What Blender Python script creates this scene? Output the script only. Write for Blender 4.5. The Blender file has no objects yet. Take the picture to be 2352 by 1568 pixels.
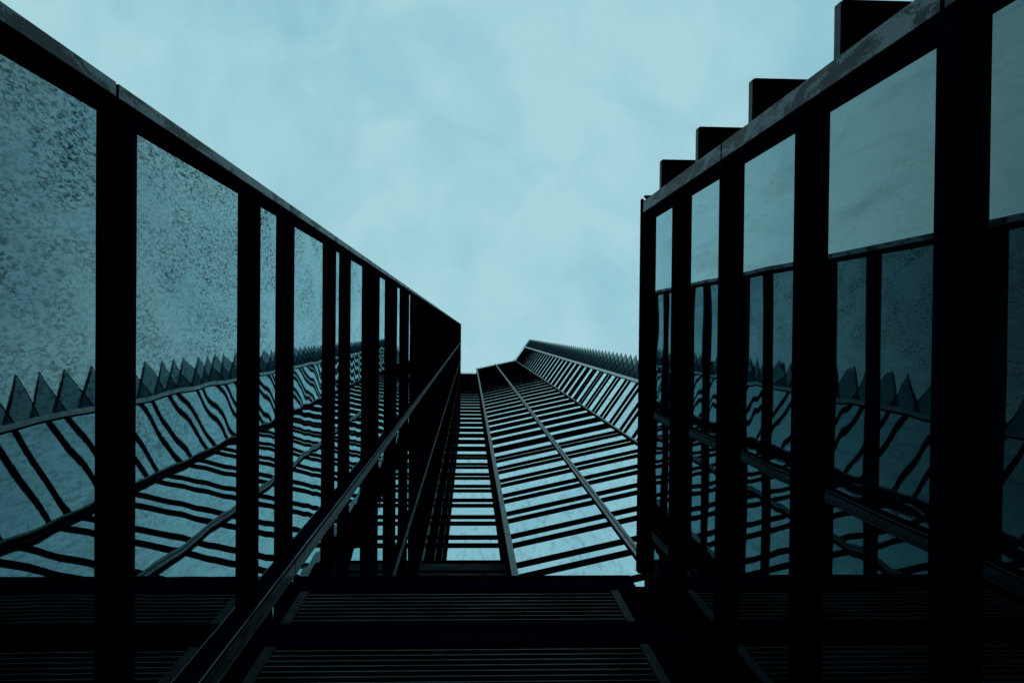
import bpy, bmesh, math, random
from mathutils import Vector, Matrix

random.seed(7)
SC = bpy.context.scene
COL = SC.collection

# ------------------------------------------------------------------ camera
S = 0.88                     # plan metres per drawing unit
KZ = 1.2755 * 0.88           # height metres per drawing unit
CAM_H = 1.6
cam_d = bpy.data.cameras.new("camera")
cam = bpy.data.objects.new("camera", cam_d)
COL.objects.link(cam)
SC.camera = cam
cam_d.sensor_width = 36.0
cam_d.lens = 36.0 * 2000.0 / 2352.0
cam_d.clip_start = 0.05
cam_d.clip_end = 5000.0
up = Vector(((1079 - 1176) / 2000.0, -(758 - 784) / 2000.0, -1.0)).normalized()
psi = math.radians(0.6)
ex = Vector((math.cos(psi), -math.sin(psi), 0.0))
ex = (ex - up * ex.dot(up)).normalized()
ey = up.cross(ex)
rot = Matrix((ex, ey, up))   # camera coords -> world coords
cam.matrix_world = Matrix.Translation((0, 0, CAM_H)) @ rot.to_4x4()

# ------------------------------------------------------------------ sky and sun
SUN_EL, SUN_ROT = math.radians(52), math.radians(0)
world = bpy.data.worlds.new("World")
SC.world = world
world.use_nodes = True
nt = world.node_tree
nt.nodes.clear()
N = nt.nodes.new
L = nt.links.new
out = N("ShaderNodeOutputWorld")
sky = N("ShaderNodeTexSky")
sky.sky_type = 'NISHITA'
sky.sun_disc = False
sky.sun_elevation = SUN_EL
sky.sun_rotation = SUN_ROT
bg1 = N("ShaderNodeBackground")
bg1.inputs[1].default_value = 0.10
L(sky.outputs[0], bg1.inputs[0])
tc = N("ShaderNodeTexCoord")
n1 = N("ShaderNodeTexNoise")
n1.inputs['Scale'].default_value = 3.4
n1.inputs['Detail'].default_value = 7.0
n1.inputs['Roughness'].default_value = 0.52
n1.inputs['Distortion'].default_value = 0.35
L(tc.outputs['Generated'], n1.inputs['Vector'])
n2 = N("ShaderNodeTexNoise")
n2.inputs['Scale'].default_value = 12.0
n2.inputs['Detail'].default_value = 9.0
n2.inputs['Distortion'].default_value = 0.6
L(tc.outputs['Generated'], n2.inputs['Vector'])
mx = N("ShaderNodeMath")
mx.operation = 'MULTIPLY_ADD'
mx.inputs[1].default_value = 0.50
L(n2.outputs['Fac'], mx.inputs[0])
L(n1.outputs['Fac'], mx.inputs[2])
ramp = N("ShaderNodeValToRGB")
ramp.color_ramp.elements[0].position = 0.58
ramp.color_ramp.elements[0].color = (0.292, 0.578, 0.685, 1)
ramp.color_ramp.elements[1].position = 0.88
ramp.color_ramp.elements[1].color = (0.422, 0.715, 0.775, 1)
L(mx.outputs[0], ramp.inputs[0])
bg2 = N("ShaderNodeBackground")
bg2.inputs[1].default_value = 0.985
L(ramp.outputs[0], bg2.inputs[0])
ms = N("ShaderNodeMixShader")
ms.inputs[0].default_value = 0.92
L(bg1.outputs[0], ms.inputs[1])
L(bg2.outputs[0], ms.inputs[2])
L(ms.outputs[0], out.inputs[0])

sun_d = bpy.data.lights.new("sun", 'SUN')
sun_d.energy = 0.5
sun_d.angle = math.radians(25)
sun_d.color = (1.0, 0.97, 0.92)
sun = bpy.data.objects.new("sun", sun_d)
COL.objects.link(sun)
sun.rotation_euler = (-(math.radians(90) - SUN_EL), 0, 0)   # from +Y, behind the rear tower
sun.location = (0, 0, 300)

SC.view_settings.view_transform = 'Standard'
SC.view_settings.look = 'None'
SC.view_settings.exposure = 0.0
SC.view_settings.gamma = 1.0
SC.view_settings.use_curve_mapping = False
SC.render.engine = 'CYCLES'
SC.cycles.max_bounces = 10
SC.cycles.glossy_bounces = 6
SC.cycles.transparent_max_bounces = 64


# ------------------------------------------------------------------ materials
def new_mat(name):
    m = bpy.data.materials.new(name)
    m.use_nodes = True
    m.node_tree.nodes.clear()
    return m, m.node_tree.nodes.new, m.node_tree.links.new


def noise(N, L, vec, scale, detail=4.0, rough=0.55, dist=0.0):
    n = N("ShaderNodeTexNoise")
    n.inputs['Scale'].default_value = scale
    n.inputs['Detail'].default_value = detail
    n.inputs['Roughness'].default_value = rough
    n.inputs['Distortion'].default_value = dist
    L(vec, n.inputs['Vector'])
    return n.outputs['Fac']


def mapping(N, L, vec, scale):
    m = N("ShaderNodeMapping")
    m.inputs['Scale'].default_value = scale
    L(vec, m.inputs['Vector'])
    return m.outputs[0]


def math_n(N, L, op, a, b, clamp=False):
    m = N("ShaderNodeMath")
    m.operation = op
    m.use_clamp = clamp
    for i, v in enumerate((a, b)):
        if v is None:
            continue
        if isinstance(v, (int, float)):
            m.inputs[i].default_value = v
        else:
            L(v, m.inputs[i])
    return m.outputs[0]


def glass_mat(name, r0, r1, power, wave, speck, tint=(0.66, 0.95, 1.0), speck_scale=38.0, wz=1.0, ripple=0.0, streak=0.0, spots=0.35):
    """coated curtain-wall glass: dark body, angle-dependent mirror, rolled waves, rain dirt"""
    m, N, L = new_mat(name)
    geo = N("ShaderNodeNewGeometry")
    pos = geo.outputs['Position']
    oi = N("ShaderNodeObjectInfo")
    off = N("ShaderNodeVectorMath")
    off.operation = 'ADD'
    cmb = N("ShaderNodeCombineXYZ")
    r = math_n(N, L, 'MULTIPLY', oi.outputs['Random'], 40.0)
    L(r, cmb.inputs[0]); L(r, cmb.inputs[1]); L(r, cmb.inputs[2])
    L(pos, off.inputs[0]); L(cmb.outputs[0], off.inputs[1])
    p = off.outputs[0]
    w = noise(N, L, mapping(N, L, p, (1.0, 1.0, wz)), 1.8, 0.0, 0.4, 0.0)
    b1 = N("ShaderNodeBump")
    b1.inputs['Strength'].default_value = 1.0
    b1.inputs['Distance'].default_value = wave
    L(w, b1.inputs['Height'])
    nrm = b1.outputs[0]
    if ripple > 0:
        rp = noise(N, L, mapping(N, L, p, (1.0, 1.0, 2.5)), 9.0, 3.0, 0.6, 0.5)
        b2 = N("ShaderNodeBump")
        b2.inputs['Strength'].default_value = 1.0
        b2.inputs['Distance'].default_value = ripple
        L(rp, b2.inputs['Height'])
        L(nrm, b2.inputs['Normal'])
        nrm = b2.outputs[0]
    lw = N("ShaderNodeLayerWeight")
    lw.inputs['Blend'].default_value = 0.5
    f = math_n(N, L, 'POWER', lw.outputs['Facing'], power)
    f = math_n(N, L, 'MULTIPLY', f, r1 - r0)
    f = math_n(N, L, 'ADD', f, r0)
    if speck > 0:
        s1 = noise(N, L, mapping(N, L, p, (1.0, 1.5, 0.5)), speck_scale, 3.0, 0.75, 0.6)
        s2 = noise(N, L, mapping(N, L, p, (1.0, 1.0, 0.5)), 2.4, 5.0, 0.7, 0.8)
        big = N("ShaderNodeMapRange")
        big.inputs[1].default_value = 0.40; big.inputs[2].default_value = 0.62
        big.inputs[3].default_value = 0.30; big.inputs[4].default_value = 1.0
        L(s2, big.inputs[0])
        sm = N("ShaderNodeMapRange")
        sm.inputs[1].default_value = 0.44; sm.inputs[2].default_value = 0.60
        sm.inputs[3].default_value = 0.0; sm.inputs[4].default_value = speck
        L(s1, sm.inputs[0])
        sx = N("ShaderNodeSeparateXYZ")
        L(pos, sx.inputs[0])
        gy = N("ShaderNodeMapRange")      # splash dirt is heaviest by the outer corner
        gy.inputs[1].default_value = -1.2; gy.inputs[2].default_value = 1.6
        gy.inputs[3].default_value = 1.15; gy.inputs[4].default_value = 0.38
        L(sx.outputs[1], gy.inputs[0])
        d = math_n(N, L, 'MULTIPLY', sm.outputs[0], big.outputs[0])
        d = math_n(N, L, 'MULTIPLY', d, gy.outputs[0])
        spot_n = noise(N, L, p, 9.0, 3.0, 0.6)
        sp = N("ShaderNodeMapRange")
        sp.inputs[1].default_value = 0.68; sp.inputs[2].default_value = 0.74
        sp.inputs[3].default_value = 0.0; sp.inputs[4].default_value = spots
        L(spot_n, sp.inputs[0])
        d = math_n(N, L, 'ADD', d, sp.outputs[0])
        d = math_n(N, L, 'SUBTRACT', 1.0, d, True)
        f = math_n(N, L, 'MULTIPLY', f, d, True)
    if streak > 0:
        st = noise(N, L, mapping(N, L, p, (2.2, 2.2, 0.35)), 2.2, 6.0, 0.65, 0.6)
        sr = N("ShaderNodeMapRange")
        sr.inputs[1].default_value = 0.50; sr.inputs[2].default_value = 0.72
        sr.inputs[3].default_value = 1.0; sr.inputs[4].default_value = 1.0 - streak
        L(st, sr.inputs[0])
        f = math_n(N, L, 'MULTIPLY', f, sr.outputs[0], True)
    gl = N("ShaderNodeBsdfGlossy")
    gl.inputs['Color'].default_value = (*tint, 1)
    gl.inputs['Roughness'].default_value = 0.012
    L(nrm, gl.inputs['Normal'])
    df = N("ShaderNodeBsdfDiffuse")
    df.inputs['Color'].default_value = (0.002, 0.003, 0.006, 1)
    mix = N("ShaderNodeMixShader")
    L(f, mix.inputs[0]); L(df.outputs[0], mix.inputs[1]); L(gl.outputs[0], mix.inputs[2])
    o = N("ShaderNodeOutputMaterial")
    L(mix.outputs[0], o.inputs[0])
    return m


def metal_mat(name, col, col2, rough, spec, scale=3.0, bump=0.0, streak=1.0, metallic=0.0, lo=0.52, hi=0.86):
    m, N, L = new_mat(name)
    geo = N("ShaderNodeNewGeometry")
    v = mapping(N, L, geo.outputs['Position'], (1.0, 1.0, 1.0 / streak))
    a = noise(N, L, v, scale, 6.0, 0.62, 0.7)
    fine = noise(N, L, geo.outputs['Position'], 60.0, 3.0, 0.7)
    t = math_n(N, L, 'MULTIPLY', fine, 0.35)
    t = math_n(N, L, 'ADD', t, a)
    mr = N("ShaderNodeMapRange")
    mr.inputs[1].default_value = lo; mr.inputs[2].default_value = hi
    L(t, mr.inputs[0])
    mixc = N("ShaderNodeMix")
    mixc.data_type = 'RGBA'
    mixc.inputs[6].default_value = (*col, 1)
    mixc.inputs[7].default_value = (*col2, 1)
    L(mr.outputs[0], mixc.inputs[0])
    if spec <= 0.03:
        b = N("ShaderNodeBsdfDiffuse")
        L(mixc.outputs[2], b.inputs['Color'])
        o = N("ShaderNodeOutputMaterial")
        L(b.outputs[0], o.inputs[0])
        return m
    b = N("ShaderNodeBsdfPrincipled")
    L(mixc.outputs[2], b.inputs['Base Color'])
    b.inputs['Roughness'].default_value = rough
    b.inputs['Metallic'].default_value = metallic
    b.inputs['Specular IOR Level'].default_value = spec
    if bump > 0:
        bp = N("ShaderNodeBump")
        bp.inputs['Distance'].default_value = bump
        L(a, bp.inputs['Height'])
        L(bp.outputs[0], b.inputs['Normal'])
    o = N("ShaderNodeOutputMaterial")
    L(b.outputs[0], o.inputs[0])
    return m


def tinted_mat(name, col):
    """see-through tinted glass sheet"""
    m, N, L = new_mat(name)
    tr = N("ShaderNodeBsdfTransparent")
    tr.inputs[0].default_value = (*col, 1)
    gl = N("ShaderNodeBsdfGlossy")
    gl.inputs['Roughness'].default_value = 0.05
    gl.inputs['Color'].default_value = (0.6, 0.9, 1, 1)
    fr = N("ShaderNodeFresnel")
    fr.inputs[0].default_value = 1.35
    mix = N("ShaderNodeMixShader")
    L(fr.outputs[0], mix.inputs[0]); L(tr.outputs[0], mix.inputs[1]); L(gl.outputs[0], mix.inputs[2])
    tl = N("ShaderNodeBsdfTranslucent")
    tl.inputs[0].default_value = (0.20, 0.27, 0.28, 1)
    mix2 = N("ShaderNodeMixShader")
    mix2.inputs[0].default_value = 0.22
    L(mix.outputs[0], mix2.inputs[1]); L(tl.outputs[0], mix2.inputs[2])
    o = N("ShaderNodeOutputMaterial")
    L(mix2.outputs[0], o.inputs[0])
    return m


M_BLACK = metal_mat("black_anodised_metal", (0.0006, 0.0008, 0.0080), (0.0018, 0.0026, 0.0110), 0.6, 0.03)
M_BODY = metal_mat("dark_core", (0.0005, 0.0006, 0.0040), (0.001, 0.001, 0.005), 0.9, 0.01)
M_PLATE = metal_mat("weathered_grey_metal", (0.016, 0.028, 0.031), (0.20, 0.28, 0.30), 0.50, 0.10, 7.0, 0.004, 3.5, lo=0.63, hi=0.71)
M_PLATE_DARK = metal_mat("dull_dark_metal", (0.008, 0.013, 0.015), (0.040, 0.056, 0.060), 0.45, 0.10, 4.0, 0.003, 3.0, lo=0.60, hi=0.76)
M_BRIGHT = metal_mat("pale_grey_metal", (0.45, 0.52, 0.53), (0.70, 0.76, 0.77), 0.35, 0.5, 1.2)
M_LOUVRE = metal_mat("louvre_metal", (0.004, 0.007, 0.009), (0.10, 0.14, 0.15), 0.6, 0.1, 1.6)
M_JAMB = metal_mat("dark_jamb_metal", (0.005, 0.008, 0.010), (0.028, 0.040, 0.043), 0.6, 0.04, 9.0)
M_TRIM = metal_mat("grey_tower_trim", (0.060, 0.085, 0.092), (0.150, 0.190, 0.195), 0.4, 0.3, 2.0)
M_GLASS_L = glass_mat("wavy_coated_glass", 0.08, 1.0, 2.45, 0.0014, 0.85, speck_scale=34.0, ripple=0.000015, streak=0.15)
M_GLASS_R = glass_mat("smooth_coated_glass", 0.05, 1.0, 2.45, 0.0009, 0.12, streak=0.22, spots=0.08)
M_GLASS_T = glass_mat("mirror_coated_glass", 0.62, 1.0, 2.2, 0.0004, 0.10, tint=(0.74, 0.95, 1.0), speck_scale=2.0, streak=0.40)
M_TINT = tinted_mat("tinted_glass", (0.50, 0.60, 0.62))


# ------------------------------------------------------------------ geometry helpers
def W(x, y, z):
    return Vector((x * S, y * S, CAM_H + z * KZ))


class MB:
    def __init__(self):
        self.bm = bmesh.new()

    def prism(self, pts, z0, z1):
        """plan polygon extruded from z0 to z1 (drawing units)"""
        lo = [self.bm.verts.new(W(x, y, z0)) for x, y in pts]
        hi = [self.bm.verts.new(W(x, y, z1)) for x, y in pts]
        n = len(pts)
        self.bm.faces.new(lo)
        self.bm.faces.new(hi[::-1])
        for i in range(n):
            self.bm.faces.new((lo[i], hi[i], hi[(i + 1) % n], lo[(i + 1) % n]))

    def box(self, x0, x1, y0, y1, z0, z1):
        self.prism([(x0, y0), (x1, y0), (x1, y1), (x0, y1)], z0, z1)

    def build(self, name, mat, parent=None, bevel=0.0):
        bmesh.ops.recalc_face_normals(self.bm, faces=self.bm.faces)
        me = bpy.data.meshes.new(name)
        self.bm.to_mesh(me)
        self.bm.free()
        me.materials.append(mat)
        o = bpy.data.objects.new(name, me)
        COL.objects.link(o)
        if parent is not None:
            o.parent = parent
            o.matrix_parent_inverse = Matrix.Translation(-parent.location)
        return o


class Wall:
    """a vertical wall from plan point a to b; 'o' is measured outward from its glass plane"""
    def __init__(self, a, b, side):
        self.a = Vector(a); self.b = Vector(b)
        self.len = (self.b - self.a).length
        self.d = (self.b - self.a).normalized()
        self.n = Vector((-self.d.y, self.d.x)) * side

    def pt(self, s, o):
        v = self.a + self.d * s + self.n * o
        return (v.x, v.y)

    def poly(self, s0, s1, o0, o1):
        return [self.pt(s0, o0), self.pt(s1, o0), self.pt(s1, o1), self.pt(s0, o1)]


def thing(name, label, cat, loc, group=None):
    o = bpy.data.objects.new(name, None)
    COL.objects.link(o)
    o.location = W(*loc)
    o.empty_display_size = 0.5
    o['label'] = label
    o['category'] = cat
    if group:
        o['group'] = group
    return o


# common storey levels (upper surfaces of the paired ledges)
ZG = -CAM_H / KZ
TOP = 172.0
T_Z = [8.28 + 3.88 * n for n in range(-1, 42)]
L_Z = [6.95 + 3.88 * n for n in range(-1, 42)]
LEV = sorted(T_Z + L_Z)
P = 0.095       # ledge projection
TH = 0.12       # ledge thickness


def intervals(levels, ztop):
    """glass intervals between successive ledges"""
    r = []
    for i, z in enumerate(levels):
        z1 = (levels[i + 1] if i + 1 < len(levels) else ztop) - TH
        r.append((z, z1))
    return r


def windows(parent, cells, mat, limit=100):
    """cells: (weight, polygon, z0, z1); the ones that show largest are parts, the rest one mesh"""
    cells = sorted(cells, key=lambda c: -c[0])
    for w_, poly, z0, z1 in cells[:limit]:
        b = MB(); b.prism(poly, z0, z1)
        b.build("window", mat, parent)
    if cells[limit:]:
        b = MB()
        for w_, poly, z0, z1 in cells[limit:]:
            b.prism(poly, z0, z1)
        o = b.build("window", mat, parent)
        o['kind'] = 'stuff'


def plate_run(b, wall, s0, s1, o0, o1, joints, ztop, z_start=ZG, gap=0.035):
    zs = [z_start] + [j for j in joints if z_start < j < ztop] + [ztop]
    for i in range(len(zs) - 1):
        b.prism(wall.poly(s0, s1, o0, o1), zs[i] + (gap if i else 0), zs[i + 1])


# ------------------------------------------------------------------ ground
b = MB()
b.prism([(-1500, -1500), (1500, -1500), (1500, 1500), (-1500, 1500)], ZG - 0.5, ZG)
M_GROUND = metal_mat("asphalt", (0.020, 0.021, 0.022), (0.045, 0.046, 0.046), 0.9, 0.2, 6.0)
g = b.build("ground", M_GROUND)
g['kind'] = 'structure'

# ------------------------------------------------------------------ left tower (wall A)
XA = -2.2
A0, A1 = -1.42, 10.75
wa = Wall((XA, 0.0), (XA, 1.0), -1)      # s = Y, outward = +X
left = thing("glass_tower", "tall dark glass tower on the left, its wavy mirror windows banded by thin black ledges",
             "building", (XA, 4.0, ZG))
b = MB()
b.box(-16.0, XA - 0.06, A0 + 0.05, 26.0, ZG, TOP)
b.build("body", M_BODY, left)
b = MB()
b.box(-16.0, XA + 0.02, A0 - 0.01, 26.1, TOP, TOP + 0.35)
b.build("roof", M_BLACK, left)
for z in LEV:
    b = MB()
    b.prism([(XA - 0.05, -1.335), (XA + P, -1.335), (XA + P, A1 - P), (XA - 0.05, A1 - P)], z - TH, z)
    b.build("ledge", M_BLACK, left)
A_TRIM = [(2.78, 3.02), (6.90, 7.15)]
b = MB()
b.box(XA - 0.06, XA + 0.115, A0, -1.335, ZG, TOP)
b.box(XA - 0.05, XA + 0.03, -1.333, -1.28, ZG, TOP)
b.build("corner_post", M_BLACK, left)
b = MB()
plate_run(b, wa, A0, -1.34, 0.117, 0.13, [t - 0.33 for t in T_Z], TOP)
b.build("cover_plate", M_PLATE, left)
for s0, s1 in A_TRIM:
    b = MB()
    b.box(XA - 0.05, XA + 0.10, s0, s1, ZG, TOP)
    b.build("mullion", M_BLACK, left)
    b = MB()
    plate_run(b, wa, s0 + 0.05, s1 - 0.07, 0.102, 0.125, T_Z, TOP)
    b.build("cover_plate", M_PLATE_DARK, left)
    b = MB()
    plate_run(b, wa, s0, s0 + 0.012, 0.102, 0.112, T_Z, TOP)
    plate_run(b, wa, s1 - 0.040, s1 - 0.028, 0.102, 0.115, T_Z, TOP)
    b.build("edge_strip", M_TRIM, left)
cells = []
bays = [(-1.28, 2.78), (3.02, 6.90), (7.15, A1)]
for z0, z1 in [(ZG, LEV[0] - TH)] + intervals(LEV, TOP):
    for i, (y0, y1) in enumerate(bays):
        zc = max(z0, 1.0)
        wgt = (z1 - z0) / zc / zc * (1.3 if i == 0 else 1.0 if z0 > 8 * max(1, y0 / 3.0) * (0.8 if i == 1 else 1.1) else 0.001)
        if z0 < 2:
            wgt = 0.0
        cells.append((wgt, [(XA - 0.05, y0), (XA, y0), (XA, y1), (XA - 0.05, y1)], z0, z1))
windows(left, cells, M_GLASS_L)

# ------------------------------------------------------------------ rear folded tower
YB = 10.75
P0 = (1.75, 9.60)
P4 = (6.51, 8.53)
P5 = (11.33, 7.45)
P6 = (13.76, 3.92)
TIP = (15.05, 2.06)
BK = (15.60, 4.40)
rear = thing("folded_tower", "tall rear glass tower with folded pale windows, black ledges and a serrated far corner",
             "building", (5.0, 10.0, ZG))
b = MB()
b.prism([(XA + 0.0, YB + 0.06), (1.81, YB + 0.06), (1.81, 9.67), (P5[0] + 0.03, P5[1] + 0.07), (P6[0] + 0.06, P6[1] + 0.06),
         (18.0, 5.35), (26.0, 8.3), (26.0, 26.0), (XA, 26.0)], ZG, TOP)
b.build("body", M_BODY, rear)
b = MB()
b.prism([(XA, YB - 0.02), (1.77, YB - 0.02), (1.73, 9.58), (P5[0], P5[1] - 0.02), (P6[0], P6[1] - 0.02),
         (18.0, 5.35), (26.0, 8.3), (26.0, 26.0), (XA, 26.0)], TOP, TOP + 0.35)
b.build("roof", M_BLACK, rear)
wb = Wall((XA, YB), (P0[0], YB), -1)
wd = Wall(P0, P5, -1)
we = Wall(P5, P6, -1)
for w_ in (wb, wd, we):
    if w_.n.y > 0:
        w_.n = -w_.n
# return wall between the back wall and the fold
b = MB()
b.box(P0[0], P0[0] + 0.05, P0[1], YB - 0.0, ZG, TOP)
b.build("return_wall", M_BLACK, rear)


def offset_line(pts, o):
    """offset an open polyline towards the camera side"""
    res = []
    for i, p in enumerate(pts):
        p = Vector(p)
        ns = []
        for a, c in ((i - 1, i), (i, i + 1)):
            if 0 <= a and c < len(pts):
                d = (Vector(pts[c]) - Vector(pts[a])).normalized()
                n = Vector((d.y, -d.x))
                ns.append(n)
        n = sum(ns, Vector((0, 0)))
        n.normalize()
        k = 1.0 / max(0.35, n.dot(ns[0]))
        q = p + n * o * k
        res.append((q.x, q.y))
    return res


LINE = [P0, P5, P6]
RP = 0.11
in_l = offset_line(LINE, -0.05)
out_l = offset_line(LINE, RP)
for z in LEV:
    b = MB()
    b.prism([(XA, YB + 0.05), (XA, YB - RP), (P0[0] - 0.02, YB - RP), (P0[0] - 0.02, YB + 0.05)], z - TH, z)
    for i in range(len(LINE) - 1):
        b.prism([in_l[i], out_l[i], out_l[i + 1], in_l[i + 1]], z - TH, z)
    b.build("ledge", M_BLACK, rear)
D4 = (Vector(P4) - Vector(P0)).length
mulls = [(wd, 0.0, 0.26, M_TRIM), (wd, D4 - 0.15, D4 + 0.15, M_TRIM), (wd, wd.len - 0.13, wd.len + 0.0, M_TRIM),
         (we, we.len - 0.26, we.len, M_BRIGHT)]
for w_, s0, s1, mt in mulls:
    b = MB()
    b.prism(w_.poly(s0, s1, -0.04, RP + 0.01), ZG, TOP)
    b.build("mullion", M_BLACK, rear)
    b = MB()
    if w_ is wd and s0 > 1 and s1 < wd.len - 1:
        plate_run(b, w_, s0, s0 + 0.13, RP + 0.012, RP + 0.03, T_Z, TOP)
        plate_run(b, w_, s1 - 0.12, s1, RP + 0.012, RP + 0.03, T_Z, TOP)
    else:
        plate_run(b, w_, s0, s1, RP + 0.012, RP + 0.03, T_Z, TOP)
    b.build("cover_plate", mt, rear)
b = MB()
b.box(XA, XA + 0.10, YB - RP - 0.02, YB + 0.03, ZG, TOP)
b.build("mullion", M_BLACK, rear)
b = MB()
plate_run(b, Wall((XA + 0.10, YB - 0.22), (XA + 0.10, YB), -1), 0.03, 0.16, -0.0, 0.012, T_Z, TOP)
b.build("cover_plate", M_PLATE_DARK, rear)

cells = []
for z0, z1 in [(ZG, LEV[0] - TH)] + intervals(LEV, TOP):
    for w_, s0, s1, zmin in ((wb, 0.10, wb.len, 28.0), (wd, 0.26, D4 - 0.15, 27.0),
                             (wd, D4 + 0.15, wd.len - 0.13, 27.0), (we, 0.0, we.len - 0.26, 44.0)):
        zc = max(z0, 1.0)
        wgt = (z1 - z0) * (s1 - s0) / zc / zc if z0 > zmin else 0.0
        if w_ is wb and z1 < 31.0 and z0 > 26.0:
            continue          # plant storey behind louvres
        cells.append((wgt, w_.poly(s0, s1, -0.03, 0.0), z0, z1))
windows(rear, cells, M_GLASS_T)
b = MB()
zz = 26.6
while zz < 31.2:
    if not any(z - TH - 0.03 < zz < z + 0.03 for z in LEV):
        b.box(XA + 0.1, P0[0] - 0.01, YB - 0.06, YB + 0.02, zz, zz + 0.03)
    zz += 0.12
b.build("vent_grille", M_LOUVRE, rear)

# glass fins running out to a point at every ledge of the far corner
def lerp(a, c, t):
    return (a[0] + (c[0] - a[0]) * t, a[1] + (c[1] - a[1]) * t)

nf = 84
for k in range(nf):
    z = 8.28 + k * (TOP - 0.8 - 8.28) / (nf - 1)
    b = MB()
    # slim rib out to the point, heavy rib back to the wall
    dx, dy = TIP[0] - P6[0], TIP[1] - P6[1]
    l = math.hypot(dx, dy)
    nx, ny = -dy / l * 0.06, dx / l * 0.06
    dx2, dy2 = BK[0] - TIP[0], BK[1] - TIP[1]
    l2 = math.hypot(dx2, dy2)
    mx_, my_ = -dy2 / l2 * 0.15, dx2 / l2 * 0.15
    apex = (TIP[0] + 0.01, TIP[1] + 0.42)
    b.prism([P6, TIP, (TIP[0] - 0.006, TIP[1] + 0.09), (P6[0] + nx, P6[1] + ny)], z - 0.035, z - 0.002)
    b.prism([TIP, BK, (BK[0] + mx_, BK[1] + my_), apex], z - 0.075, z)
    fin = b.build("corner_fin", M_BLACK, rear)
    b = MB()
    b.prism([(P6[0] + nx * 1.05, P6[1] + ny * 1.05), (TIP[0] - 0.01, TIP[1] + 0.13), (apex[0] - 0.01, apex[1] + 0.02),
             (BK[0] + mx_ * 1.02, BK[1] + my_ * 1.02), (14.6, 4.50)], z - 0.030, z - 0.026)
    o = b.build("glass_sheet", M_TINT)
    o.parent = fin

# ------------------------------------------------------------------ louvred link wall (C)
YC = 2.98
link = thing("louvre_screen", "low black screen of horizontal louvre blades closing the gap between the two glass facades",
             "louvre screen", (0.0, YC, ZG))
XC0, XC1 = XA + 0.135, 2.14
b = MB()
b.box(XC0, XC1, YC + 0.10, YC + 1.6, ZG, 7.93)
b.box(XC0, 1.985, YC + 0.10, YC + 1.6, 7.932, 8.158)
b.build("body", M_BODY, link)
for z in (8.28, 6.95, 4.30, 2.97):
    b = MB()
    b.box(XC0, (1.985 if z > 8 else XC1), YC, YC + (1.62 if z > 8 else 0.12), z - TH, z)
    b.build("ledge", M_BLACK, link)
for z0, z1, x1 in ((7.94, 8.158, 1.985), (7.862, 7.938, XC1), (6.50, 6.828, XC1), (4.302, 4.42, XC1)):
    b = MB()
    b.box(XC0, x1, YC + 0.012, YC + 0.10, z0, z1)
    b.build("fascia", M_BLACK, link)
for x0, x1 in ((-1.90, -1.80), (1.66, 1.75)):
    b = MB()
    for z0, z1 in ((6.955, 7.855), (4.425, 6.495), (ZG, 2.84)):
        b.prism([(x0, YC + 0.02), (x1, YC + 0.02), (x1, YC + 0.10), (x0, YC + 0.10)], z0, z1)
    b.build("jamb", M_JAMB, link)
for z0, z1 in ((6.98, 7.84), (4.45, 6.48)):
    zz = z0
    while zz < z1:
        b = MB()
        za = zz + 0.03
        v = [W(-1.795, YC + 0.03, zz), W(1.655, YC + 0.03, zz), W(1.655, YC + 0.095, za), W(-1.795, YC + 0.095, za)]
        t = 0.017 * KZ
        lo = [b.bm.verts.new(p) for p in v]
        hi = [b.bm.verts.new(p + Vector((0, 0, t))) for p in v]
        b.bm.faces.new(lo); b.bm.faces.new(hi[::-1])
        for i in range(4):
            b.bm.faces.new((lo[i], lo[(i + 1) % 4], hi[(i + 1) % 4], hi[i]))
        b.build("louvre_blade", M_LOUVRE, link)
        zz += 0.098

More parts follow.
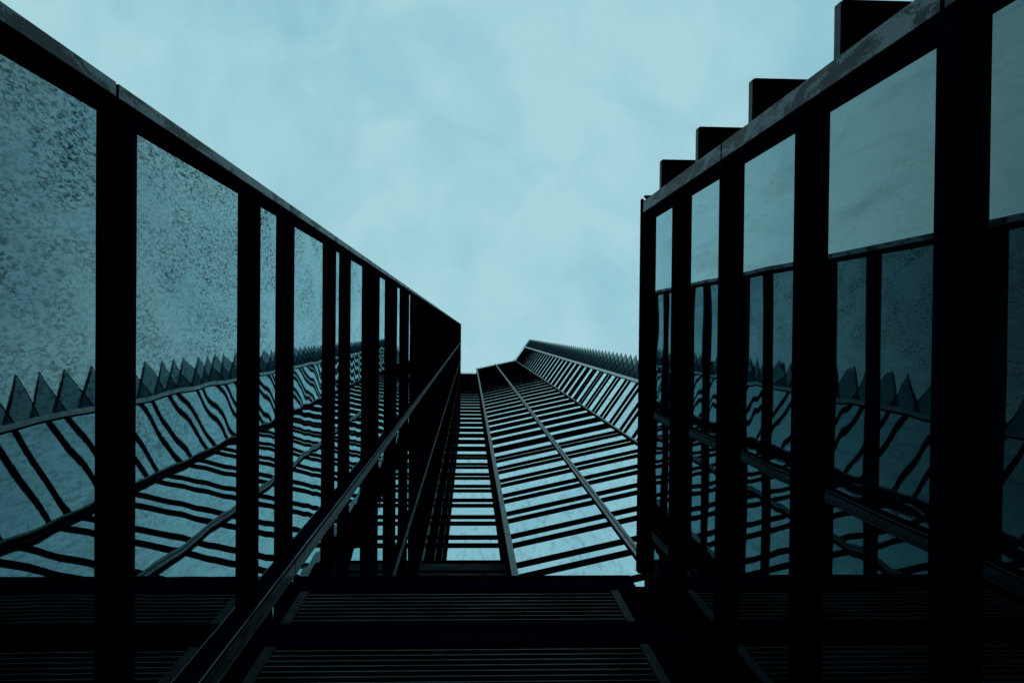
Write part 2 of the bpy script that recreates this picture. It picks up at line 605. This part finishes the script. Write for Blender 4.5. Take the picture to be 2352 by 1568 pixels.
# ------------------------------------------------------------------ right low building (B)
XB = 2.15
PB = 0.085
THB = 0.11
low = thing("low_building", "low dark building on the right, large smooth panes, ledges stepping out past its corner",
            "building", (XB, 1.0, ZG))
BT = [8.28 - 1.325 * k for k in range(0, 6)]
BTOP = 8.28
YE = YC - 0.06
b = MB()
b.box(XB + 0.06, 12.0, -1.45, YC + 1.6, ZG, BTOP - 0.10)
b.build("body", M_BODY, low)
b = MB()
b.box(XB + 0.02, 12.02, -1.49, YC + 1.62, BTOP - 0.09, BTOP - 0.005)
b.build("roof", M_BLACK, low)
for i, z in enumerate(BT):
    b = MB()
    if i == 0:
        b.prism([(XB - PB, -1.61), (XB - PB, YE), (XB + 0.015, YE), (XB + 0.015, -1.49)], z - THB, z)
    else:
        b.box(XB - PB, XB + 0.05, -1.415, YE, z - THB, z)
    b.build("ledge", M_BLACK, low)
    if z > 2.5:
        b = MB()
        b.box(2.297, 11.9, -2.075, -1.525, z - 0.130, z - 0.058)
        b.build("side_ledge", M_BLACK, low)
        b = MB()
        b.box(2.282, 2.295, -2.065, -1.525, z - 0.125, z - 0.052)
        b.build("edge_plate", M_PLATE_DARK, low)
b = MB()
b.prism([(2.10, -1.65), (2.27, -1.65), (2.27, -1.585), (2.17, -1.585)], BTOP - 0.09, BTOP)
b.build("coping", M_BLACK, low)
b = MB()
b.box(XB - 0.07, XB + 0.05, -1.570, -1.427, ZG, BTOP - THB - 0.02)
b.box(XB - 0.027, XB + 0.05, -1.425, -1.345, ZG, BTOP - THB - 0.02)
b.build("corner_post", M_BLACK, low)
b = MB()
zs = [ZG] + sorted(z - 0.05 for z in BT[0::2] if z > 0)
for i in range(len(zs) - 1):
    b.box(XB - 0.086, XB - 0.073, -1.565, -1.432, zs[i] + (0.03 if i else 0), zs[i + 1] - (0.1 if i == len(zs) - 2 else 0))
b.build("cover_plate", M_PLATE, low)
cells = []
bl = sorted(BT)
for z0, z1 in [(ZG, bl[0] - THB)] + intervals(bl, BTOP + TH)[:-1]:
    cells.append((1.0, [(XB, -1.345), (XB + 0.05, -1.345), (XB + 0.05, YC), (XB, YC)], z0, z1))
windows(low, cells, M_GLASS_R)
b = MB()
b.box(2.24, 11.9, -1.52, -1.46, ZG, BTOP - 0.11)
b.build("side_wall", M_BLACK, low)
